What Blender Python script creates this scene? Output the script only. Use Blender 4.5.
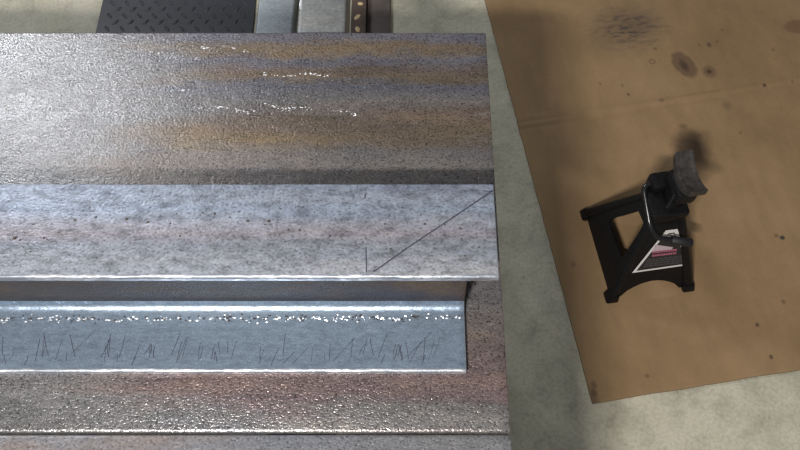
import bpy, bmesh, math, random
from mathutils import Vector, Matrix, noise

# ---------------------------------------------------------------- camera, world, lights
for o in list(bpy.data.objects):
    bpy.data.objects.remove(o)
S = bpy.context.scene
C = S.collection
H, TILT, FPX = 1.5, math.radians(27), 800.0
cd = bpy.data.cameras.new('camera'); cam = bpy.data.objects.new('camera', cd); C.objects.link(cam)
cam.location = (0, 0, H); cam.rotation_euler = (TILT, 0, 0)
cd.sensor_width = 36; cd.lens = 36 * FPX / 800; cd.clip_start = 0.02
S.camera = cam
w = bpy.data.worlds.new('world'); S.world = w; w.use_nodes = True
w.node_tree.nodes['Background'].inputs[0].default_value = (0.95, 0.97, 1.0, 1)
w.node_tree.nodes['Background'].inputs[1].default_value = 0.14
S.view_settings.view_transform = 'Standard'; S.view_settings.look = 'None'
S.view_settings.gamma = 1; S.view_settings.exposure = 0.3
S.view_settings.use_curve_mapping = False

def area(name, loc, target, sx, sy, power, col):
    l = bpy.data.lights.new(name, 'AREA'); l.shape = 'RECTANGLE'; l.size = sx; l.size_y = sy
    l.energy = power; l.color = col
    o = bpy.data.objects.new(name, l); C.objects.link(o); o.location = loc
    d = Vector(target) - Vector(loc)
    o.rotation_euler = d.to_track_quat('-Z', 'Y').to_euler()
    return o
# ceiling tubes: one beyond the bench to the left (mirrored in the steel), one behind the photographer
area('ceiling_tube_far', (-2.10, 2.75, 3.0), (-1.0, 1.2, 0.6), 0.9, 0.20, 46, (0.93, 0.97, 1.0))
area('hanging_lamp_near', (-0.50, -0.76, 2.2), (-0.1, 0.4, 0.6), 0.26, 0.05, 52, (1.0, 0.96, 0.90))

FW = Vector((0, math.sin(TILT), -math.cos(TILT))); UP = Vector((0, math.cos(TILT), math.sin(TILT)))
def ray(px, py):
    return FW + Vector((1, 0, 0)) * ((px - 400) / FPX) + UP * ((225 - py) / FPX)
def W(px, py, z):
    d = ray(px, py); k = (z - H) / d.z
    return Vector((0, 0, H)) + d * k

# ---------------------------------------------------------------- helpers
def tag(o, label=None, cat=None, group=None, kind=None):
    if label: o['label'] = label
    if cat: o['category'] = cat
    if group: o['group'] = group
    if kind: o['kind'] = kind
    return o
def empty(name, loc, rz=0):
    o = bpy.data.objects.new(name, None); C.objects.link(o); o.location = loc; o.rotation_euler = (0, 0, rz)
    o.empty_display_size = 0.05
    return o
def obj(name, bm, mats, parent=None, smooth=None):
    me = bpy.data.meshes.new(name); bm.normal_update(); bm.to_mesh(me); bm.free()
    if not isinstance(mats, (list, tuple)): mats = [mats]
    for m in mats: me.materials.append(m)
    if smooth is not None:
        me.shade_smooth()
        try: me.set_sharp_from_angle(angle=math.radians(smooth))
        except Exception: pass
    o = bpy.data.objects.new(name, me); C.objects.link(o)
    if parent: o.parent = parent
    return o
def arc(cx, cy, r, a0, a1, n=5):
    return [(cx + r * math.cos(math.radians(a0 + (a1 - a0) * i / n)), cy + r * math.sin(math.radians(a0 + (a1 - a0) * i / n))) for i in range(n + 1)]
def rounded(pts, rad, n=4):
    """closed 2-D polygon with each corner rounded; rad is a number or one per corner"""
    out = []; N = len(pts)
    for i in range(N):
        p = Vector(pts[i]); a = Vector(pts[i - 1]); b = Vector(pts[(i + 1) % N])
        r = rad[i] if isinstance(rad, (list, tuple)) else rad
        if r <= 0: out.append(tuple(p)); continue
        u = (a - p).normalized(); v = (b - p).normalized()
        ang = u.angle(v); t = min(r / math.tan(ang / 2), (a - p).length * .49, (b - p).length * .49)
        p0 = p + u * t; p1 = p + v * t
        for k in range(n + 1):
            s = k / n
            q = p0 * (1 - s) ** 2 + p * 2 * s * (1 - s) + p1 * s * s
            out.append(tuple(q))
    return out
def sweep_x(bm, prof, x0, x1, step=None, wob=0.0, seed=0, chamfer=0.0012, axis='x', skew=0.0):
    """solid bar: closed (a,z) profile carried along x (or y); wob roughens it; skew shifts the end by height"""
    n = max(1, int(abs(x1 - x0) / step)) if step else 1
    xs = [x0 + (x1 - x0) * i / n for i in range(n + 1)]
    ca = sum(p[0] for p in prof) / len(prof); cz = sum(p[1] for p in prof) / len(prof)
    rings = []
    zmin = min(p[1] for p in prof)
    def ring(x, end):
        vs = []
        for j, (a, z) in enumerate(prof):
            da = dz = 0
            if wob:
                v = noise.noise_vector(Vector((x * 55, a * 30 + seed * 7.3, z * 30)))
                v2 = noise.noise_vector(Vector((x * 170, a * 60 + seed * 3.1, z * 60)))
                da = (v.x + .6 * v2.x) * wob; dz = (v.z + .6 * v2.z) * wob * .5
            xx = x + (skew * (z - zmin) if end else 0)
            vs.append(bm.verts.new((xx, a + da, z + dz) if axis == 'x' else (a + da, xx, z + dz)))
        return vs
    for i, x in enumerate(xs): rings.append(ring(x, i == n))
    for r0, r1 in zip(rings, rings[1:]):
        for j in range(len(prof)):
            k = (j + 1) % len(prof)
            bm.faces.new((r0[j], r0[k], r1[k], r1[j]))
    f0 = bm.faces.new(list(reversed(rings[0]))); f1 = bm.faces.new(rings[-1])
    bmesh.ops.recalc_face_normals(bm, faces=bm.faces[:])
    if chamfer:
        es = list(f1.edges) + list(f0.edges)
        bmesh.ops.bevel(bm, geom=es, offset=chamfer, segments=2, affect='EDGES', profile=.5, clamp_overlap=True)
def tube(bm, pts, r, seg=10, caps=True):
    """round rod through points (r: number or one per point)"""
    P = [Vector(p) for p in pts]; rings = []
    nrm = None
    for i, p in enumerate(P):
        t = (P[min(i + 1, len(P) - 1)] - P[max(i - 1, 0)]).normalized()
        if nrm is None:
            nrm = t.orthogonal().normalized()
        nrm = (nrm - t * nrm.dot(t)).normalized(); b = t.cross(nrm)
        rr = r[i] if isinstance(r, (list, tuple)) else r
        rings.append([bm.verts.new(p + (nrm * math.cos(2 * math.pi * k / seg) + b * math.sin(2 * math.pi * k / seg)) * rr) for k in range(seg)])
    for a, b in zip(rings, rings[1:]):
        for k in range(seg):
            bm.faces.new((a[k], a[(k + 1) % seg], b[(k + 1) % seg], b[k]))
    if caps:
        bm.faces.new(list(reversed(rings[0]))); bm.faces.new(rings[-1])
    bmesh.ops.recalc_face_normals(bm, faces=bm.faces[:])
def bend(pts, r, n=5):
    """fillet the corners of an open 3-D polyline"""
    P = [Vector(p) for p in pts]; out = [P[0]]
    for i in range(1, len(P) - 1):
        u = (P[i - 1] - P[i]); v = (P[i + 1] - P[i])
        t = min(r, u.length * .49, v.length * .49); p0 = P[i] + u.normalized() * t; p1 = P[i] + v.normalized() * t
        for k in range(n + 1):
            s = k / n; out.append(p0 * (1 - s) ** 2 + P[i] * 2 * s * (1 - s) + p1 * s * s)
    out.append(P[-1]); return out
def box(bm, c, s, bev=0.0, rot=None):
    m = Matrix.Translation(Vector(c)) @ (rot if rot else Matrix.Identity(4)) @ Matrix.Diagonal((s[0], s[1], s[2], 1))
    r = bmesh.ops.create_cube(bm, size=1, matrix=m)
    if bev:
        es = {e for v in r['verts'] for e in v.link_edges}
        bmesh.ops.bevel(bm, geom=list(es), offset=bev, segments=2, affect='EDGES', profile=.5)

# ---------------------------------------------------------------- materials
class NT:
    def __init__(self, name):
        self.m = bpy.data.materials.new(name); self.m.use_nodes = True
        self.t = self.m.node_tree; self.b = self.t.nodes['Principled BSDF']
        self.tc = self.t.nodes.new('ShaderNodeTexCoord').outputs['Object']
    def n(self, typ, **kw):
        x = self.t.nodes.new(typ)
        for k, v in kw.items(): setattr(x, k, v)
        return x
    def link(self, a, b): self.t.links.new(a, b)
    def put(self, sock, v):
        if isinstance(v, bpy.types.NodeSocket): self.link(v, sock)
        elif isinstance(v, (tuple, list)) and len(v) == 3 and sock.type == 'RGBA': sock.default_value = (*v, 1)
        else: sock.default_value = v
    def mapping(self, scale=(1, 1, 1), loc=(0, 0, 0), rot=(0, 0, 0), src=None):
        x = self.n('ShaderNodeMapping'); self.link(src or self.tc, x.inputs[0])
        x.inputs[1].default_value = loc; x.inputs[2].default_value = rot; x.inputs[3].default_value = scale
        return x.outputs[0]
    def noise(self, scale, detail=3, rough=.55, vec=None, dist=0):
        x = self.n('ShaderNodeTexNoise'); self.link(vec or self.tc, x.inputs['Vector'])
        x.inputs['Scale'].default_value = scale; x.inputs['Detail'].default_value = detail
        x.inputs['Roughness'].default_value = rough; x.inputs['Distortion'].default_value = dist
        return x.outputs[0]
    def ramp(self, fac, stops, interp='LINEAR'):
        x = self.n('ShaderNodeValToRGB'); self.link(fac, x.inputs[0]); r = x.color_ramp; r.interpolation = interp
        while len(r.elements) < len(stops): r.elements.new(.5)
        for e, (p, c) in zip(r.elements, stops):
            e.position = p; e.color = (c, c, c, 1) if isinstance(c, (int, float)) else (*c, 1)
        return x.outputs[0]
    def mix(self, fac, a, b, mode='MIX'):
        x = self.n('ShaderNodeMix', data_type='RGBA', blend_type=mode)
        self.put(x.inputs[0], fac); self.put(x.inputs[6], a); self.put(x.inputs[7], b)
        return x.outputs[2]
    def math(self, op, a, b=0.0, c=0.0, clamp=False):
        x = self.n('ShaderNodeMath', operation=op, use_clamp=clamp)
        self.put(x.inputs[0], a); self.put(x.inputs[1], b); self.put(x.inputs[2], c)
        return x.outputs[0]
    def bump(self, h, strength=.3, dist=.001, normal=None):
        x = self.n('ShaderNodeBump'); x.inputs['Strength'].default_value = strength; x.inputs['Distance'].default_value = dist
        self.link(h, x.inputs['Height'])
        if normal: self.link(normal, x.inputs['Normal'])
        return x.outputs[0]
    def out(self, col=None, rough=None, metal=None, normal=None, spec=None):
        for k, v in (('Base Color', col), ('Roughness', rough), ('Metallic', metal), ('Normal', normal), ('Specular IOR Level', spec)):
            if v is not None: self.put(self.b.inputs[k], v)
        return self.m

def plain(name, col, rough=.5, metal=0.0, var=.15, scale=60, bumps=0.15):
    k = NT(name); n = k.noise(scale, 4)
    c = k.mix(1.0, col, k.ramp(n, [(.25, 1 - var), (.75, 1 + var)]), 'MULTIPLY')
    return k.out(c, rough, metal, k.bump(n, bumps, .0008))

def mill_steel(name, grey, blue, rust, rust_amt=.5, metal=.5, rough=(.34, .6), grain=600, grain_bump=.5, seed=0.0, pits=.5, ystr=9, bands=None, band_mix=.7, band_left=True, band_wob=1.0, mid_dark=.2):
    """hot-rolled steel: streaks along the length, rust bloom, pitted scale that glints; bands = [(y, colour)] rolled-in colour strips"""
    k = NT(name)
    streak = k.noise(1.6, 4, .6, k.mapping((1.1, ystr, 9), (seed, seed * 2, 0)), .4)
    streak2 = k.noise(2.2, 5, .65, k.mapping((1.3, ystr * 1.4, 9), (seed + 4, seed - 3, 0)), .6)
    blot = k.noise(11, 6, .7, k.mapping((1, 2.0, 1), (seed, 5, 0)))
    fine = k.noise(grain, 2.5, .6, k.mapping((.75, 1, 1), (seed, 0, 0)))
    fine2 = k.noise(grain * 2.1, 1, .5)
    mid = k.noise(grain * .3, 3, .6, k.mapping((.45, 1, 1), (seed, 2, 0)))
    col = k.mix(k.ramp(streak2, [(.40, 0), (.62, 1)]), grey, blue)
    m = k.math('ADD', k.math('MULTIPLY', streak, .62), k.math('MULTIPLY', blot, .38))
    lo = .62 - .28 * rust_amt
    rf = k.ramp(m, [(lo, 0), (lo + .13, 1)])
    rcol = k.mix(k.ramp(blot, [(.35, 0), (.68, 1)]), rust[0], rust[1])
    col = k.mix(k.math('MULTIPLY', rf, .9), col, rcol)
    if bands:
        sep = k.n('ShaderNodeSeparateXYZ'); k.link(k.tc, sep.inputs[0])
        y0, y1 = bands[0][0], bands[-1][0]
        yy = k.math('ADD', sep.outputs[1], k.math('MULTIPLY', k.math('SUBTRACT', streak2, .5), .06 * band_wob))
        yy = k.math('ADD', yy, k.math('MULTIPLY', k.math('SUBTRACT', blot, .5), .035 * band_wob))
        f = k.math('DIVIDE', k.math('SUBTRACT', yy, y0), y1 - y0)
        bc = k.ramp(f, [((y - y0) / (y1 - y0), c) for y, c in bands])
        left = k.math('ADD', sep.outputs[0], k.math('MULTIPLY', k.math('SUBTRACT', streak, .5), .5))
        left = k.math('MULTIPLY', k.math('ADD', left, .36), 5.5, clamp=True)      # rust bloom thins out towards the far end of the bar
        if band_left: col = k.mix(k.math('MULTIPLY', left, band_mix), k.mix(left, grey, col), bc)
        else: col = k.mix(band_mix, col, bc)
    speck = k.ramp(fine, [(.34, 1 - pits), (.45, .97), (.60, 1.08), (.72, 1.35)])
    col = k.mix(1.0, col, speck, 'MULTIPLY')
    col = k.mix(1.0, col, k.ramp(mid, [(.30, 1 - mid_dark), (.5, 1.0), (.7, 1 + .6 * mid_dark)]), 'MULTIPLY')
    r = k.math('ADD', k.ramp(fine2, [(.3, rough[0]), (.7, rough[1])]), k.math('MULTIPLY', rf, .06), clamp=True)
    mt = k.math('SUBTRACT', metal, k.math('MULTIPLY', rf, .15), clamp=True)
    nb = k.bump(fine, grain_bump, .0011)
    nb = k.bump(mid, .25, .0015, nb)
    return k.out(col, r, mt, nb)

M = {}
OCH, GB, BRN, RED, GRY = (.215, .155, .092), (.150, .155, .20), (.18, .132, .105), (.185, .13, .128), (.205, .19, .188)
ZP = 0.69
PB = [(W(400, y, ZP).y, c) for y, c in [(436, GRY), (424, (.22, .215, .215)), (412, GRY), (396, RED), (372, RED), (330, (.18, .145, .135)), (300, GRY), (200, GRY), (168, GRY), (150, (.20, .185, .18)), (138, OCH), (127, OCH), (116, BRN), (104, GRY), (88, GB), (78, OCH), (66, BRN), (59, GB), (49, OCH), (40, GB), (30, GB)]]
AB = [(W(400, y, ZP + .083).y, c) for y, c in [(284, (.32, .33, .35)), (268, (.29, .30, .33)), (255, (.22, .23, .26)), (244, (.185, .195, .225)), (234, (.25, .205, .225)), (226, (.24, .235, .275)), (212, (.235, .275, .35)), (198, (.21, .245, .31)), (190, (.165, .195, .255)), (182, (.16, .185, .24))]]
M['plate'] = mill_steel('rusty_mill_scale_plate', (.20, .195, .20), (.165, .17, .21), ((.185, .135, .11), (.215, .165, .115)), rust_amt=.6, metal=.66, rough=(.18, .36), grain=480, grain_bump=.62, seed=1.7, pits=.70, bands=PB, band_mix=.75)
M['plate2'] = mill_steel('rusty_mill_scale_front_plate', (.21, .21, .22), (.19, .195, .22), ((.18, .13, .12), (.2, .155, .13)), rust_amt=.5, metal=.55, rough=(.26, .46), grain=470, grain_bump=.6, seed=6.1, pits=.55)
M['marked'] = mill_steel('bare_pale_mill_scale', (.26, .275, .315), (.21, .24, .31), ((.30, .24, .245), (.25, .25, .275)), rust_amt=.30, metal=.45, rough=(.32, .50), grain=400, grain_bump=.5, seed=3.3, pits=.42, ystr=14, bands=AB, band_mix=.6, band_left=False, band_wob=.5, mid_dark=.42)
M['blue'] = mill_steel('blue_mill_scale', (.27, .345, .44), (.25, .315, .41), ((.30, .30, .37), (.27, .32, .40)), rust_amt=.25, metal=.72, rough=(.26, .38), grain=520, grain_bump=.14, seed=8.2, pits=.14, ystr=10)
M['darkrust'] = mill_steel('dark_rusted_steel', (.032, .03, .034), (.026, .026, .04), ((.040, .027, .022), (.07, .046, .026)), rust_amt=.8, metal=.3, rough=(.5, .7), grain=420, grain_bump=.5, seed=2.2, pits=.5)
def worn_edge():
    k = NT('rubbed_bright_edge'); a = k.noise(9, 4, .6, k.mapping((2.2, 1, 1))); f = k.noise(260, 3, .6, k.mapping((.3, 1, 1)))
    m = k.math('MULTIPLY', k.ramp(a, [(.42, .05), (.62, .9)]), k.ramp(f, [(.40, .1), (.58, 1)]))
    return k.out(k.mix(m, (.22, .24, .28), (.6, .62, .66)), k.ramp(f, [(.3, .55), (.7, .34)]), .7, k.bump(f, .6, .0012))
M['edge'] = worn_edge()
M['bright'] = plain('ground_bright_steel', (.78, .80, .84), .34, .6, .25, 220, .5)
M['ink'] = plain('dark_layout_line', (.03, .03, .05), .6, 0, .3, 300, 0)
M['greysteel'] = mill_steel('grey_primed_steel', (.26, .29, .31), (.25, .28, .31), ((.27, .26, .25), (.26, .28, .29)), rust_amt=.2, metal=.35, rough=(.45, .6), grain=200, grain_bump=.15, seed=5.0, pits=.2)
M['tubesteel'] = mill_steel('dull_grey_steel', (.20, .205, .20), (.18, .19, .20), ((.20, .19, .175), (.20, .20, .19)), rust_amt=.3, metal=.35, rough=(.4, .55), grain=260, grain_bump=.12, seed=7.0, pits=.2)
M['brownsteel'] = plain('dark_brown_rusted_steel', (.075, .05, .04), .7, .2, .35, 80, .4)
M['tarboard'] = plain('dark_brown_board', (.075, .06, .055), .75, 0, .3, 40, .3)
M['paintchip'] = plain('yellow_paint_chip', (.50, .38, .20), .6, 0, .3, 90, .3)
M['tread'] = plain('black_tread_plate', (.017, .0185, .026), .45, .2, .3, 50, .2)
M['lug'] = plain('worn_tread_lug', (.034, .037, .047), .45, .2, .3, 60, .2)
M['black'] = plain('black_enamel', (.006, .006, .007), .38, 0, .3, 120, .12)
M['black'].node_tree.nodes['Principled BSDF'].inputs['Specular IOR Level'].default_value = .16
M['rod'] = plain('black_oxide_rod', (.012, .012, .014), .22, .2, .2, 120, .05)
M['grip'] = plain('black_rubber_grip', (.008, .008, .009), .6, 0, .2, 150, .1)
M['cast'] = plain('worn_cast_iron', (.05, .044, .042), .5, .4, .55, 90, .7)
M['white'] = plain('white_sticker_print', (.62, .60, .60), .5, 0, .05, 60, 0)
M['pink'] = plain('red_sticker_print', (.34, .10, .15), .5, 0, .2, 400, 0)
M['palepink'] = plain('pale_pink_sticker_print', (.42, .34, .36), .5, 0, .1, 300, 0)
M['greyink'] = plain('grey_sticker_print', (.055, .053, .06), .5, 0, .4, 900, 0)
M['stickerblack'] = plain('black_sticker_ground', (.014, .013, .016), .45, 0, .1, 90, 0)

def concrete():
    k = NT('stained_concrete')
    a = k.noise(3.2, 6, .6, k.mapping((1, 1, 1), (2.2, .4, 0))); b = k.noise(16, 6, .65, None, .3); c = k.noise(150, 3, .6); d = k.noise(480, 2)
    col = k.ramp(a, [(.30, (.37, .352, .27)), (.52, (.45, .425, .335)), (.72, (.52, .49, .41))])
    col = k.mix(1, col, k.ramp(b, [(.28, .70), (.5, 1.0), (.75, 1.14)]), 'MULTIPLY')
    col = k.mix(1, col, k.ramp(c, [(.3, .82), (.6, 1.05)]), 'MULTIPLY')
    v = k.n('ShaderNodeTexVoronoi'); k.link(k.tc, v.inputs['Vector']); v.inputs['Scale'].default_value = 26
    sp = k.ramp(v.outputs['Distance'], [(.05, .55), (.11, 1)])
    col = k.mix(.5, col, k.mix(1, col, sp, 'MULTIPLY'))
    nb = k.bump(c, .25, .001); nb = k.bump(b, .15, .003, nb)
    return k.out(col, k.ramp(d, [(.3, .62), (.7, .85)]), 0, nb)
M['concrete'] = concrete()

# cardboard: local axes u (along its near edge) and v (along its left edge), metres
CB0 = W(592, 404, 0); CBu = (W(800, 370, 0) - CB0).normalized(); CBa = math.atan2(CBu.y, CBu.x)
CBr = Matrix.Rotation(-CBa, 2)
def cbl(px, py):
    p = W(px, py, 0.004) - CB0
    return CBr @ Vector((p.x, p.y))
def cardboard():
    k = NT('oil_stained_cardboard')
    a = k.noise(4.5, 5, .6); b = k.noise(30, 4, .6, k.mapping((1, .35, 1))); c = k.noise(260, 2)
    col = k.ramp(a, [(.28, (.205, .130, .066)), (.5, (.245, .158, .082)), (.75, (.285, .188, .103))])
    col = k.mix(1, col, k.ramp(b, [(.25, .9), (.75, 1.07)]), 'MULTIPLY')
    col = k.mix(1, col, k.ramp(c, [(.3, .95), (.7, 1.04)]), 'MULTIPLY')
    wob = k.noise(60, 3)
    sep = k.n('ShaderNodeSeparateXYZ'); k.link(k.tc, sep.inputs[0])
    X, Y = sep.outputs[0], sep.outputs[1]
    def blob(px, py, rx, ry, dark, soft=.5, tint=(.055, .035, .025), rot=0.0, wobble=.35):
        p = cbl(px, py); s = 1.9 / 800
        dx = k.math('SUBTRACT', X, p.x); dy = k.math('SUBTRACT', Y, p.y)
        if rot:
            cr, sr = math.cos(rot), math.sin(rot)
            dx, dy = k.math('ADD', k.math('MULTIPLY', dx, cr), k.math('MULTIPLY', dy, sr)), k.math('SUBTRACT', k.math('MULTIPLY', dy, cr), k.math('MULTIPLY', dx, sr))
        q = k.math('ADD', k.math('POWER', k.math('DIVIDE', dx, rx * s), 2), k.math('POWER', k.math('DIVIDE', dy, ry * s * 1.28), 2))
        q = k.math('ADD', k.math('SQRT', q), k.math('MULTIPLY', k.math('SUBTRACT', wob, .5), wobble))
        f = k.math('MULTIPLY', k.math('SUBTRACT', 1, k.math('DIVIDE', k.math('SUBTRACT', q, 1 - soft), soft), clamp=True), dark, clamp=True)
        return f, tint
    stains = [
        blob(684, 65, 11.5, 14.5, .62, .22, (.075, .042, .03), .25), blob(684, 66, 5, 8, .65, .7, (.03, .018, .016), .15),
        blob(709, 72, 8, 7, .55, .45, (.08, .045, .028)), blob(709, 72, 3.2, 2.6, .75, .6, (.03, .018, .014)),
        blob(797, 27, 16, 8, .5, .3, (.11, .05, .03)), blob(709, 45, 3, 3.2, .6, .5), blob(699, 45, 2, 2, .35, .5),
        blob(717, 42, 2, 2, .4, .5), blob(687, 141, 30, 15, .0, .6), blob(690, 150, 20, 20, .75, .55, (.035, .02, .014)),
        blob(683, 127, 6, 3, .45, .6), blob(661, 101, 4, 2.6, .45, .6), blob(727, 106, 7, 6, .32, .8), blob(764, 86, 2.4, 2, .8, .5),
        blob(628, 95, 2, 2.2, .6, .5), blob(622, 86, 2.4, 2.4, .35, .7), blob(600, 84, 2, 2, .4, .6), blob(655, 49, 2.6, 2, .5, .6),
        blob(622, 28, 60, 34, .5, .95, (.085, .06, .045), .3), blob(640, 24, 24, 16, .40, .9, (.05, .04, .035), .3),
        blob(782, 238, 3, 2, .9, .5, (.02, .025, .03)), blob(776, 236, 3, 2, .5, .6), blob(757, 325, 2.2, 2, .75, .5),
        blob(771, 357, 2, 2, .75, .5), blob(783, 302, 2, 2, .5, .5), blob(647, 376, 2.4, 2, .5, .6), blob(594, 385, 3, 3.5, .5, .6),
        blob(594, 393, 3, 3.5, .6, .5), blob(592, 404, 8, 14, .55, .6, (.08, .05, .04)), blob(573, 265, 3, 3, .4, .7),
        blob(722, 30, 2, 2, .3, .6), blob(773, 50, 2, 2, .4, .5), blob(740, 133, 2, 2, .35, .6), blob(792, 82, 2, 2, .4, .6),
    ]
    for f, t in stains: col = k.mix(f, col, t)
    # scuffs inside the rubbed patch
    sc = k.noise(120, 4, .7, k.mapping((.3, 1, 1), (0, 0, 0), (0, 0, -.3)))
    scf = k.math('MULTIPLY', k.ramp(sc, [(.47, 0), (.62, 1)]), blob(628, 28, 48, 26, .9, .8)[0])
    col = k.mix(scf, col, (.05, .04, .035))
    # oil ring
    p = cbl(652, 62); s = 1.9 / 800
    d = k.math('SQRT', k.math('ADD', k.math('POWER', k.math('SUBTRACT', X, p.x), 2), k.math('POWER', k.math('SUBTRACT', Y, p.y), 2)))
    ring = k.math('SUBTRACT', 1, k.math('DIVIDE', k.math('ABSOLUTE', k.math('SUBTRACT', d, 2.6 * s)), 1.0 * s), clamp=True)
    col = k.mix(k.math('MULTIPLY', ring, .7), col, (.08, .045, .03))
    nb = k.bump(b, .12, .002); nb = k.bump(c, .1, .0006, nb)
    return k.out(col, .72, 0, nb, .3)
M['cardboard'] = cardboard()
M['cardedge'] = plain('corrugated_cardboard_edge', (.10, .065, .04), .8, 0, .3, 200, .3)

# ---------------------------------------------------------------- floor
bm = bmesh.new(); box(bm, (0, .8, -.06), (8, 8, .12))
tag(obj('floor', bm, M['concrete']), 'mottled grey-green concrete floor', None, None, 'structure')

M['paintwall'] = plain('painted_block_wall', (.42, .42, .40), .8, 0, .08, 6, .1)
bm = bmesh.new(); box(bm, (0, 4.85, 1.6), (8, .1, 3.2))
tag(obj('wall_back', bm, M['paintwall']), 'pale painted workshop wall', None, None, 'structure')

# ---------------------------------------------------------------- bench: plates and trestles
Yb = W(400, 32.4, ZP).y; Yf = W(400, 432.8, ZP).y
XE = (W(486, 40, ZP).x + W(493.7, 178, ZP).x + W(511.5, 430, ZP).x) / 3
XL = -1.55; TP = .013
prof = rounded([(Yb, ZP), (Yb, ZP - TP), (Yf, ZP - TP), (Yf, ZP)], [.0022, .002, .002, .004])
bm = bmesh.new(); sweep_x(bm, prof, XL, XE, .012, .00012, 1, .001)
root = empty('steel_plate', (0, 0, 0))
obj('sheet', bm, M['plate'], root, 50)
random.seed(12); bm = bmesh.new()
for (xa_, ya_, xb_, yb_, cnt) in ((262, 76, 332, 74, 46), (194, 107, 256, 111, 44), (264, 106, 312, 110, 34), (330, 110, 356, 114, 14), (200, 46, 248, 50, 26), (100, 85, 190, 92, 26), (120, 48, 200, 60, 36)):
    for q in range(cnt):
        t = random.random(); x = xa_ + (xb_ - xa_) * t; y = ya_ + (yb_ - ya_) * t + 1.6 * math.sin(x * .16) + random.gauss(0, .8)
        p = W(x, y, ZP); r = random.uniform(.0003, .0008)
        bmesh.ops.create_icosphere(bm, subdivisions=1, radius=1, matrix=Matrix.Translation((p.x, p.y, ZP)) @ Matrix.Diagonal((r * random.uniform(1, 2.4), r, r * .7, 1)))
tag(obj('bright_flecks', bm, M['bright'], root), 'bright flecks of bare metal', None, None, 'stuff')
tag(root, 'broad rust-streaked steel plate carrying the two angle irons', 'plate')
Yf2 = Yf - .0007
prof = rounded([(Yf2, ZP - .001), (Yf2, ZP - TP), (Yf2 - .30, ZP - TP), (Yf2 - .30, ZP - .001)], [.005, .002, .002, .005])
bm = bmesh.new(); sweep_x(bm, prof, XL, XE + .0005, .012, .00012, 2, .001)
tag(obj('steel_plate', bm, M['plate2'], None, 50), 'speckled steel plate along the near edge, past the narrow seam', 'plate')

# marked angle iron: wide leg on top, other leg down at the back
ZA = ZP + .083; TA = .008
ya0 = W(400, 279.5, ZA - .004).y; ya1 = W(400, 184, ZA).y
xa = (W(493.3, 186, ZA).x + W(499.3, 272, ZA).x) / 2
prof = rounded([(ya1, ZA), (ya1, ZP + .0004), (ya1 - TA, ZP + .0004), (ya1 - TA, ZA - TA), (ya0, ZA - TA), (ya0, ZA)], [.0012, .001, .003, .006, .001, .0075], 5)
root = empty('angle_iron', (0, 0, 0))
tag(root, 'pale steel angle iron with a dark diagonal cut line scribed near its end', 'angle iron')
bm = bmesh.new(); sweep_x(bm, prof, XL + .15, xa, .006, .00035, 3, .0014)
mk = obj('bar', bm, [M['marked'], M['edge']], root, 50)
for f in mk.data.polygons:
    if f.center.y < ya0 + .0075 and f.center.z > ZA - TA + .001 or (f.center.x > xa - .0016 and abs(f.normal.x) > .2 and f.normal.z > .2): f.material_index = 1
def stroke(bm, pts, wd, z):
    for (a, b) in zip(pts, pts[1:]):
        a = Vector((a[0], a[1])); b = Vector((b[0], b[1])); t = (b - a).normalized(); n = Vector((-t.y, t.x)) * wd / 2
        vs = [bm.verts.new((*(q), z)) for q in (a - n, b - n, b + n, a + n)]
        bm.faces.new(vs)
        up = [bm.verts.new((v.co.x, v.co.y, z + .0002)) for v in vs]
        bm.faces.new(up)
        for i in range(4): bm.faces.new((vs[i], vs[(i + 1) % 4], up[(i + 1) % 4], up[i]))
    bmesh.ops.recalc_face_normals(bm, faces=bm.faces[:])
def pxs(L, z): return [tuple(W(x, y, z).xy) for x, y in L]
for L, wd in (([(373.5, 272), (405, 249.5), (450, 219.5), (492.8, 190.6)], .0013), ([(366, 247), (366.3, 272.5)], .0010), ([(365, 194), (365, 198.5)], .0012), ([(483, 191), (492.5, 191.3)], .0008)):
    bm = bmesh.new(); stroke(bm, pxs(L, ZA), wd, ZA + .0002)
    obj('scribe_line', bm, M['ink'], root)

random.seed(21); bm = bmesh.new()
for (x, y, r) in [(75, 220, 1.5), (127, 219, 2.0), (148, 222, 1.6), (15, 238, 2.2), (20, 240, 1.6), (44, 238, 1.4), (96, 217, 1.2), (248, 221, 1.6), (269, 221, 2.0), (385, 224, 1.3), (215, 214, 1.2), (203, 213, 1.0), (425, 224, 1.5), (300, 230, 1.2), (180, 236, 1.5), (330, 236, 1.3)] + [(random.uniform(0, 480), random.uniform(205, 262), random.uniform(.5, 1.1)) for _ in range(70)]:
    p = W(x, y, ZA); q = r * .00095
    bmesh.ops.create_icosphere(bm, subdivisions=1, radius=1, matrix=Matrix.Translation((p.x, p.y, ZA)) @ Matrix.Diagonal((q * random.uniform(.9, 1.6), q, .0003, 1)))
tag(obj('scale_spots', bm, M['darkrust'], root), 'small dark spots of scale', None, None, 'stuff')

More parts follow.
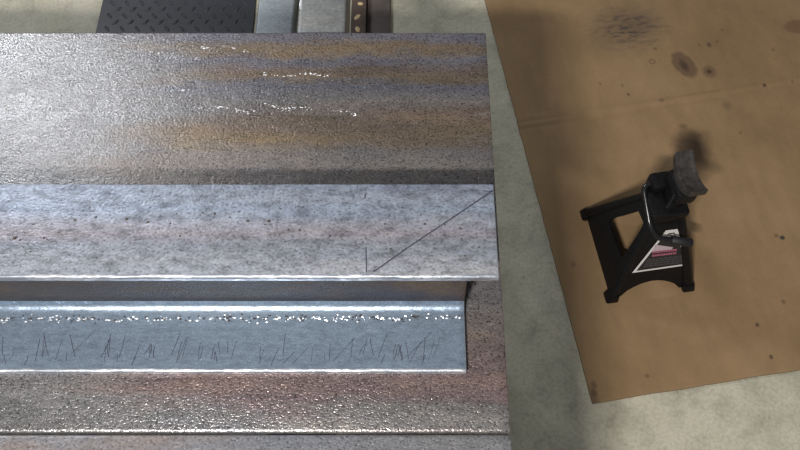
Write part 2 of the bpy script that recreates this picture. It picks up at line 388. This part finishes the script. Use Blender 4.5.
# blue angle iron on the plate, its upright leg under the toe of the marked one
ZB = ZP + .0004; TB = .0075
yb0 = W(400, 373.5, ZB + .003).y; ybf = W(400, 306.5, ZB + TB).y
xb = W(465, 325, ZB + TB).x
prof = [(p[0], p[1]) for p in rounded([(ybf + .011, ZB), (ybf + .011, ZA - TA - .0004), (ybf + .003, ZA - TA - .0004), (ybf + .003, ZB + TB), (yb0, ZB + TB), (yb0, ZB)], [.001, .001, .003, .013, .0075, .001], 6)]
root = empty('angle_iron', (0, 0, 0))
tag(root, 'blue-grey steel angle iron with spatter and hairline scratches, tucked under the marked one', 'angle iron')
bm = bmesh.new(); sweep_x(bm, prof, XL + .3, xb, .006, .0003, 4, .0014, skew=-.02)
yv = ybf - .002
me = obj('bar', bm, [M['blue'], M['darkrust'], M['edge']], root, 50)
for f in me.data.polygons:           # the upright leg is rusted, the flat leg is blue scale
    if f.center.z > ZB + TB + .008: f.material_index = 1
    elif f.center.y < yb0 + .0075 or (f.normal.x > .2 and f.normal.z > .2): f.material_index = 2
random.seed(4)
bm = bmesh.new()
zt = ZB + TB
for i in range(64):
    x = random.uniform(0, 455); y0 = random.uniform(353, 366); L = random.uniform(8, 24); sl = random.choice([.05, .1, .3, .35, .5, .9, -.2]) * random.uniform(.6, 1.2)
    pts = pxs([(x, y0), (x + L * sl * .5 + random.uniform(-.6, .6), y0 - L * .5), (x + L * sl, y0 - L)], zt)
    stroke(bm, pts, random.uniform(.0003, .0006), zt + .0001)
tag(obj('scratches', bm, M['ink'], root), 'fine dark scratches across the blue face', None, None, 'stuff')
bm = bmesh.new(); bm2 = bmesh.new()
for i in range(330):
    x = random.uniform(-5, 462); y = 319.5 - .004 * x + random.gauss(0, 1.7)
    p = W(x, y, zt); r = random.uniform(.0004, .0012)
    b = bm if random.random() < .5 else bm2
    bmesh.ops.create_icosphere(b, subdivisions=1, radius=1, matrix=Matrix.Translation((p.x, p.y, zt + r * .1)) @ Matrix.Diagonal((r * random.uniform(1, 2), r, r * .6, 1)))
tag(obj('weld_spatter', bm, M['bright'], root), 'bright beads of weld spatter', None, None, 'stuff')
tag(obj('scale_pits', bm2, M['darkrust'], root), 'dark specks of scale along the root of the angle', None, None, 'stuff')

# trestle under the plates (its top tube shows past the far edge)
ZT = ZP - TP - .0004
def trestle(xc, wd, label, y0, y1):
    root = empty('steel_trestle', (xc, 0, 0))
    tag(root, label, 'trestle', 'steel trestles under the plates')
    h = .07; t = .004
    p = rounded([(-wd / 2, ZT), (-wd / 2, ZT - h), (wd / 2, ZT - h), (wd / 2, ZT)], .005)
    bm = bmesh.new(); sweep_x(bm, p, y0, y1, None, 0, 0, .001, 'y')
    obj('top_rail', bm, M['tubesteel'], root, 40)
    bm = bmesh.new(); box(bm, (-wd / 2 + .0028, (y0 + y1) / 2 + .45, ZT - .0004), (.0030, (y1 - y0) - .95, .0012), .0004)
    obj('ground_edge', bm, M['bright'], root)
    for yy in (.60, -.05):
        for sx in (-1, 1):
            bm = bmesh.new()
            tube(bm, [(sx * .0, yy, ZT - h + .002), (sx * .13, yy, .012)], .017, 12)
            obj('leg', bm, M['tubesteel'], root, 40)
            bm = bmesh.new(); box(bm, (sx * .132, yy, .006), (.06, .06, .012), .002)
            obj('foot', bm, M['tubesteel'], root)
x0, x1 = W(297.5, 20, ZT).x, W(346, 20, ZT).x
trestle((x0 + x1) / 2, x1 - x0, 'dull grey steel trestle tube running out from under the broad plate', -.18, 1.25)
trestle(-1.3, x1 - x0, 'dull grey steel trestle holding the far left end of the plates', -.18, .75)

# ---------------------------------------------------------------- steel lying on the floor beyond the bench
def along_y(px0, px1, z, y=18): return W(px0, y, z).x, W(px1, y, z).x
# grey channel, flanges up
x0, x1 = along_y(256.5, 293.5, .045)
t = .007; zc = .045
pr = rounded([(x0, zc), (x0, .0003), (x0 + t, .0003), (x0 + t, zc - t), (x1 - t, zc - t), (x1 - t, .0003), (x1, .0003), (x1, zc)], [.006, .001, .001, .005, .005, .001, .001, .006])
bm = bmesh.new(); sweep_x(bm, pr, 1.02, 2.5, None, 0, 0, .001, 'y')
tag(obj('steel_channel', bm, M['greysteel'], None, 40), 'light grey steel channel lying on the floor beside the tread plate', 'channel')
# rusty angle with paint chips
x0, x1 = along_y(351, 366, .03)
xr = W(366, 18, .005).x
root = empty('angle_iron', ((x0 + x1) / 2, 1.8, 0)); ox = (x0 + x1) / 2
tag(root, 'narrow dark rusty angle iron with yellow paint chips on the floor', 'angle iron')
pr = rounded([(x0 - ox, .0003), (x1 - ox, .0003), (x1 - ox, .03), (x0 - ox, .03), (x0 - ox, .024), (x1 - ox - .006, .024), (x1 - ox - .006, .006), (x0 - ox, .006)], .0015)
bm = bmesh.new(); sweep_x(bm, pr, -.78, .7, None, 0, 0, .001, 'y'); obj('bar', bm, M['brownsteel'], root, 40)
random.seed(9)
for i in range(26):
    bm = bmesh.new(); yy = -.60 + i * .036 + random.uniform(-.006, .006)
    bmesh.ops.create_icosphere(bm, subdivisions=1, radius=1, matrix=Matrix.Translation((random.uniform(-.006, .006), yy, .030)) @ Matrix.Rotation(random.uniform(-.8, .8), 4, 'Z') @ Matrix.Diagonal((random.uniform(.004, .009), random.uniform(.005, .012), .0012, 1)))
    obj('paint_chip', bm, M['paintchip'], root)
# dark strip of board
x0, x1 = along_y(367, 390, .012)
bm = bmesh.new(); sweep_x(bm, rounded([(x0, .0003), (x1, .0003), (x1, .012), (x0, .012)], .001), 1.04, 2.4, None, 0, 0, .001, 'y')
tag(obj('board', bm, M['tarboard'], None, 40), 'dark brown strip of board on the floor right of the rusty angle', 'board')
# tread plate
x0 = W(98.5, 20, .004).x; x1 = W(254, 20, .004).x
root = empty('tread_plate', ((x0 + x1) / 2, 1.55, 0)); hw = (x1 - x0) / 2
tag(root, 'black diamond tread plate lying on the concrete beyond the bench', 'tread plate')
bm = bmesh.new(); box(bm, (0, .1, .0025), (2 * hw, 1.2, .0045), .001); obj('sheet', bm, M['tread'], root)
bm = bmesh.new()
for i in range(-6, 6):
    for j in range(-20, 28):
        cx = i * .036 + (.018 if j % 2 else 0); cy = j * .020
        if abs(cx) > hw - .012 or cy < -.44 or cy > .62: continue
        a = math.radians(38 if j % 2 else -38)
        bmesh.ops.create_icosphere(bm, subdivisions=1, radius=1, matrix=Matrix.Translation((cx, cy, .0045)) @ Matrix.Rotation(a, 4, 'Z') @ Matrix.Diagonal((.0038, .0125, .002, 1)))
tag(obj('tread_lugs', bm, M['lug'], root, 60), 'raised diamond lugs', None, None, 'stuff')

# ---------------------------------------------------------------- cardboard sheet
root_c = (CB0.x, CB0.y, 0)
Lv = 2.0; Lu = 1.25
bm = bmesh.new(); NU, NV = 100, 150
left_dir = CBr @ (W(484, 0, 0) - CB0).xy
sh = left_dir.x / left_dir.y
crv = [(cbl(515, 127), cbl(800, 79)), (cbl(515, 120), cbl(700, 96))]
def crease(u, v):
    z = 0
    for k, (a, b) in enumerate(crv):
        t = (u - a.x) / (b.x - a.x); vv = a.y + (b.y - a.y) * t
        amp = (.55, .4)[k] * (1 if t < (1.2, 1.1)[k] else 0)
        d = v - vv
        z += amp * (.0028 * math.exp(-(d / .006) ** 2) - .0016 * math.exp(-((d + .011) / .006) ** 2))
    return z
def cz(u, v):
    z = .0045 + .0025 * (noise.noise(Vector((u * 3, v * 3, 1))) + 1) * .5 * min(1, u * 6, max(v, 0) * 6)
    return z + crease(u, v) + .006 * math.exp(-((u) / .05) ** 2) * (noise.noise(Vector((v * 2.5, 3, 0))) * .5 + .5) * min(1, v * 4)
vs_u = [Lu * (i / NU) for i in range(NU + 1)]
vs_v = sorted(set([Lv * (j / NV) for j in range(NV + 1)] + [.52 + .5 * j / 160 for j in range(161)]))
top = {}; bot = {}
for i, u in enumerate(vs_u):
    for j, v in enumerate(vs_v):
        e = .0012 * noise.noise(Vector((v * 25, 9, 0))) if i == 0 else 0
        g = .0022 * noise.noise(Vector((u * 14, 2, 0))) if j == 0 else 0
        uu = u + v * sh + e; v2 = v + g
        z = cz(u, v)
        top[i, j] = bm.verts.new((uu, v2, z)); bot[i, j] = bm.verts.new((uu, v2, max(.0004, z - .0042)))
nU, nV = len(vs_u), len(vs_v)
for i in range(nU - 1):
    for j in range(nV - 1):
        bm.faces.new((top[i, j], top[i + 1, j], top[i + 1, j + 1], top[i, j + 1]))
        bm.faces.new((bot[i, j], bot[i, j + 1], bot[i + 1, j + 1], bot[i + 1, j]))
def side(seq):
    for a, b in zip(seq, seq[1:]):
        f = bm.faces.new((top[a], bot[a], bot[b], top[b])); f.material_index = 1
side([(0, j) for j in range(nV)]); side([(nU - 1, j) for j in range(nV)]); side([(i, 0) for i in range(nU)]); side([(i, nV - 1) for i in range(nU)])
bmesh.ops.recalc_face_normals(bm, faces=bm.faces[:])
cb = obj('cardboard_sheet', bm, [M['cardboard'], M['cardedge']], None, 40)
cb.location = root_c; cb.rotation_euler = (0, 0, CBa)
tag(cb, 'flattened brown cardboard sheet with oil stains and creases under the jack stand', 'cardboard')

# ---------------------------------------------------------------- jack stand
JZ = .0075
f1 = W(582, 214, JZ); f2 = W(611, 296, JZ); f3 = W(692, 287, JZ)
JC = (f1 + f3) / 2
ju = (f3 - f2); JA = math.atan2(ju.y, ju.x) + math.radians(2)
JR = Matrix.Rotation(-JA, 3, 'Z')
def loc(p): return JR @ (p - Vector((JC.x, JC.y, JZ)))
def L(px, py, z): return loc(W(px, py, z + JZ))
js = empty('jack_stand', (JC.x, JC.y, JZ), JA)
tag(js, 'small black jack stand with a warning sticker standing on the cardboard', 'jack stand')
BU, BV, TU, TV, HT = .083, .098, .030, .027, .195
def face_pt(side, s, t):
    """s in -1..1 across the face, t in 0..1 up the tower; offset outwards handled by caller"""
    a = BU + (TU - BU) * t; b = BV + (TV - BV) * t; z = HT * t
    if side == 'front': return Vector((s * a, -b, z))
    if side == 'back': return Vector((-s * a, b, z))
    if side == 'left': return Vector((-a, -s * b, z))
    return Vector((a, s * b, z))
def face_n(side):
    p = face_pt(side, 0, 0); q = face_pt(side, 1, 0); r = face_pt(side, 0, 1)
    n = (q - p).cross(r - p).normalized()
    return n if n.dot(p) > 0 else -n
def panel(name, side, outer, hole, thick=.005):
    bm = bmesh.new(); es = []
    for loop in [outer] + ([hole] if hole else []):
        vs = [bm.verts.new((s, t, 0)) for s, t in loop]
        for i in range(len(vs)): es.append(bm.edges.new((vs[i], vs[(i + 1) % len(vs)])))
    bmesh.ops.triangle_fill(bm, use_beauty=True, use_dissolve=False, edges=es, normal=(0, 0, 1))
    n = face_n(side)
    for v in bm.verts: v.co = face_pt(side, v.co.x, v.co.y)
    r = bmesh.ops.extrude_face_region(bm, geom=bm.faces[:])
    for v in [g for g in r['geom'] if isinstance(g, bmesh.types.BMVert)]: v.co -= n * thick
    bmesh.ops.recalc_face_normals(bm, faces=bm.faces[:])
    return obj(name, bm, M['black'], js)
# sides: triangular opening above a base bar; front and back: shallow arch between the feet
side_outer = [(-1, .02), (1, .02), (1, 1), (-1, 1)]
camL = loc(Vector((0, 0, H)))
def on_left(px, py):
    n = face_n('left'); d = JR @ ray(px, py); k = (n.dot(face_pt('left', 0, 0)) - n.dot(camL)) / n.dot(d)
    p = camL + d * k; t = p.z / HT
    return (-p.y / (BV + (TV - BV) * t), t)
side_hole = rounded([on_left(*q) for q in ((606, 217), (621.5, 260), (644, 224), (638, 210.5))], [.14, .14, .12, .12])
fr_outer = [(-1, .02), (-.74, .02)] + [(-.74 + 1.48 * (i / 12), .02 + .16 * math.sin(math.pi * i / 12) ** .6) for i in range(1, 12)] + [(.74, .02), (1, .02), (1, 1), (-1, 1)]
panel('side_panel', 'left', side_outer, side_hole); panel('side_panel', 'right', side_outer, side_hole)
fp = panel('front_panel', 'front', fr_outer, None); panel('back_panel', 'back', fr_outer, None)
for su in (-1, 1):
    for sv in (-1, 1):
        bm = bmesh.new()
        a = Vector((su * BU, sv * BV, .008)); b = Vector((su * TU, sv * TV, HT))
        c = Vector((-su * .004, -sv * .004, 0))
        tube(bm, [a + c, a + c + (b - a) * .5, b + c], [.010, .009, .008], 12)
        lg = obj('leg', bm, M['black'], js, 50)
        bm = bmesh.new()
        pts = rounded([(-.013, -.013), (.013, -.013), (.013, .013), (-.013, .013)], .005)
        lo = [bm.verts.new((su * (BU - .004) + x, sv * (BV - .004) + y, .0003)) for x, y in pts]
        hi = [bm.verts.new((su * (BU - .006) + x * .8, sv * (BV - .006) + y * .8, .016)) for x, y in pts]
        bm.faces.new(list(reversed(lo))); bm.faces.new(hi)
        for i in range(len(pts)): bm.faces.new((lo[i], lo[(i + 1) % len(pts)], hi[(i + 1) % len(pts)], hi[i]))
        bmesh.ops.recalc_face_normals(bm, faces=bm.faces[:])
        obj('foot', bm, M['black'], lg, 40)
# collar and pawl housing
bm = bmesh.new(); box(bm, (0, 0, HT + .006), (2 * TU + .012, 2 * TV + .012, .03), .006)
obj('collar', bm, M['black'], js, 40)
bm = bmesh.new(); box(bm, (-.006, .030, HT + .028), (.040, .034, .034), .006)
obj('pawl_housing', bm, M['black'], js, 40)
# ratchet post with teeth
bm = bmesh.new(); box(bm, (.010, 0, HT + .030), (.030, .036, .095), .003)
for k in range(6):
    box(bm, (.0, -.019, HT + .028 + k * .0085), (.020, .007, .004), .001, Matrix.Rotation(.5, 4, 'X'))
obj('ratchet_post', bm, M['black'], js, 40)
# saddle: a cradle curved up at both ends of its length (along v), with a cross rib below
HS = .312; PU = .015
bm = bmesh.new(); N = 18; hl = .041; hw = .0175
sec = []
for i in range(N + 1):
    s = -1 + 2 * i / N
    y = s * hl; zt_ = HS - .018 + .018 * abs(s) ** 2.0; zb = zt_ - .021 + .006 * abs(s)
    w_ = hw * (1 - .12 * (abs(s) ** 4))
    pr = rounded([(-w_, zb), (w_, zb), (w_, zt_ + .002), (w_ * .55, zt_), (-w_ * .55, zt_), (-w_, zt_ + .002)], .002, 2)
    sec.append([bm.verts.new((x + PU, y, z)) for x, z in pr])
for a, b in zip(sec, sec[1:]):
    n = len(a)
    for i in range(n): bm.faces.new((a[i], a[(i + 1) % n], b[(i + 1) % n], b[i]))
bm.faces.new(sec[0]); bm.faces.new(list(reversed(sec[-1])))
bmesh.ops.recalc_face_normals(bm, faces=bm.faces[:])
sd = obj('saddle', bm, M['cast'], js, 35)
bm = bmesh.new(); box(bm, (PU - .002, 0, HS - .052), (.040, .060, .036), .008)
obj('saddle_neck', bm, M['black'], js, 40)
# lever handle: a bent rod hooked round two sides, with a grip
pts = [L(657, 181, .226), L(643, 186, .222), L(650, 226, .190), L(656, 238, .176), L(692, 243, .168)]
bm = bmesh.new(); tube(bm, bend(pts, .018, 6), .0052, 10)
hd = obj('lever_handle', bm, M['rod'], js, 60)
a, b = pts[3], pts[4]
bm = bmesh.new(); tube(bm, [a + (b - a) * .42, a + (b - a) * .46, b - (b - a) * .03, b], [.0065, .0085, .0085, .0065], 12)
obj('grip', bm, M['grip'], hd, 50)
# sticker on the front panel
n = face_n('front'); p0 = face_pt('front', 0, 0)
camL = loc(Vector((0, 0, H)))
def onface(px, py, off):
    d = JR @ ray(px, py); k = (n.dot(p0) + off - n.dot(camL)) / n.dot(d)
    return camL + d * k
bm = bmesh.new()
def poly(L_, off, mi):
    f = bm.faces.new([bm.verts.new(onface(x, y, off)) for x, y in L_]); f.material_index = mi
    f.normal_update()
    if f.normal.dot(n) < 0: f.normal_flip()
poly([(632, 273), (688.5, 265), (677.5, 229), (666, 230.5)], .0010, 0)
poly([(636.3, 271), (686.3, 263.8), (675.3, 231), (667, 232.2)], .0012, 1)
poly([(661, 238.6), (667.5, 231.8), (675.6, 230.8), (678, 238.2)], .0013, 0)
poly([(664.2, 237.4), (668.6, 233.2), (674.6, 232.4), (675.8, 236.6)], .0014, 1)
poly([(665.6, 237), (668.8, 234.3), (674.0, 233.6), (674.8, 236.5)], .0015, 0)
poly([(668.2, 234.8), (671.2, 234.0), (671.6, 235.3), (668.4, 236)], .0016, 1); poly([(670.4, 236.2), (672.8, 234.9), (673.2, 236), (670.8, 237.3)], .0016, 1)
poly([(651.5, 252), (655.5, 244.8), (673, 247.2), (672, 249.5)], .0013, 2)
random.seed(3)
for r, (xa_, xb_, ya_, yb_) in enumerate([(652, 677, 253.4, 250.8), (652, 676, 256.8, 254)]):
    x = xa_
    while x < xb_:
        wl = random.uniform(1.2, 2.2); y = ya_ + (yb_ - ya_) * (x - xa_) / (xb_ - xa_)
        poly([(x, y), (x + wl, y - .15), (x + wl + .3, y - 2.2), (x + .3, y - 2.05)], .0014, 3); x += wl + .45
for r in range(4):
    y = 260.5 + r * 2.2; xa_ = 647.5 - r * 1.2; xb_ = 680 + r * .6; x = xa_
    while x < xb_:
        wl = random.uniform(2, 5); yy = y - (x - xa_) * .11
        poly([(x, yy), (x + wl, yy - wl * .11), (x + wl, yy - wl * .11 - 1.3), (x, yy - 1.3)], .0014, 4); x += wl + .8
o = obj('warning_sticker', bm, [M['white'], M['stickerblack'], M['palepink'], M['pink'], M['greyink']], fp)
o['label'] = 'white-edged black sticker with red print'
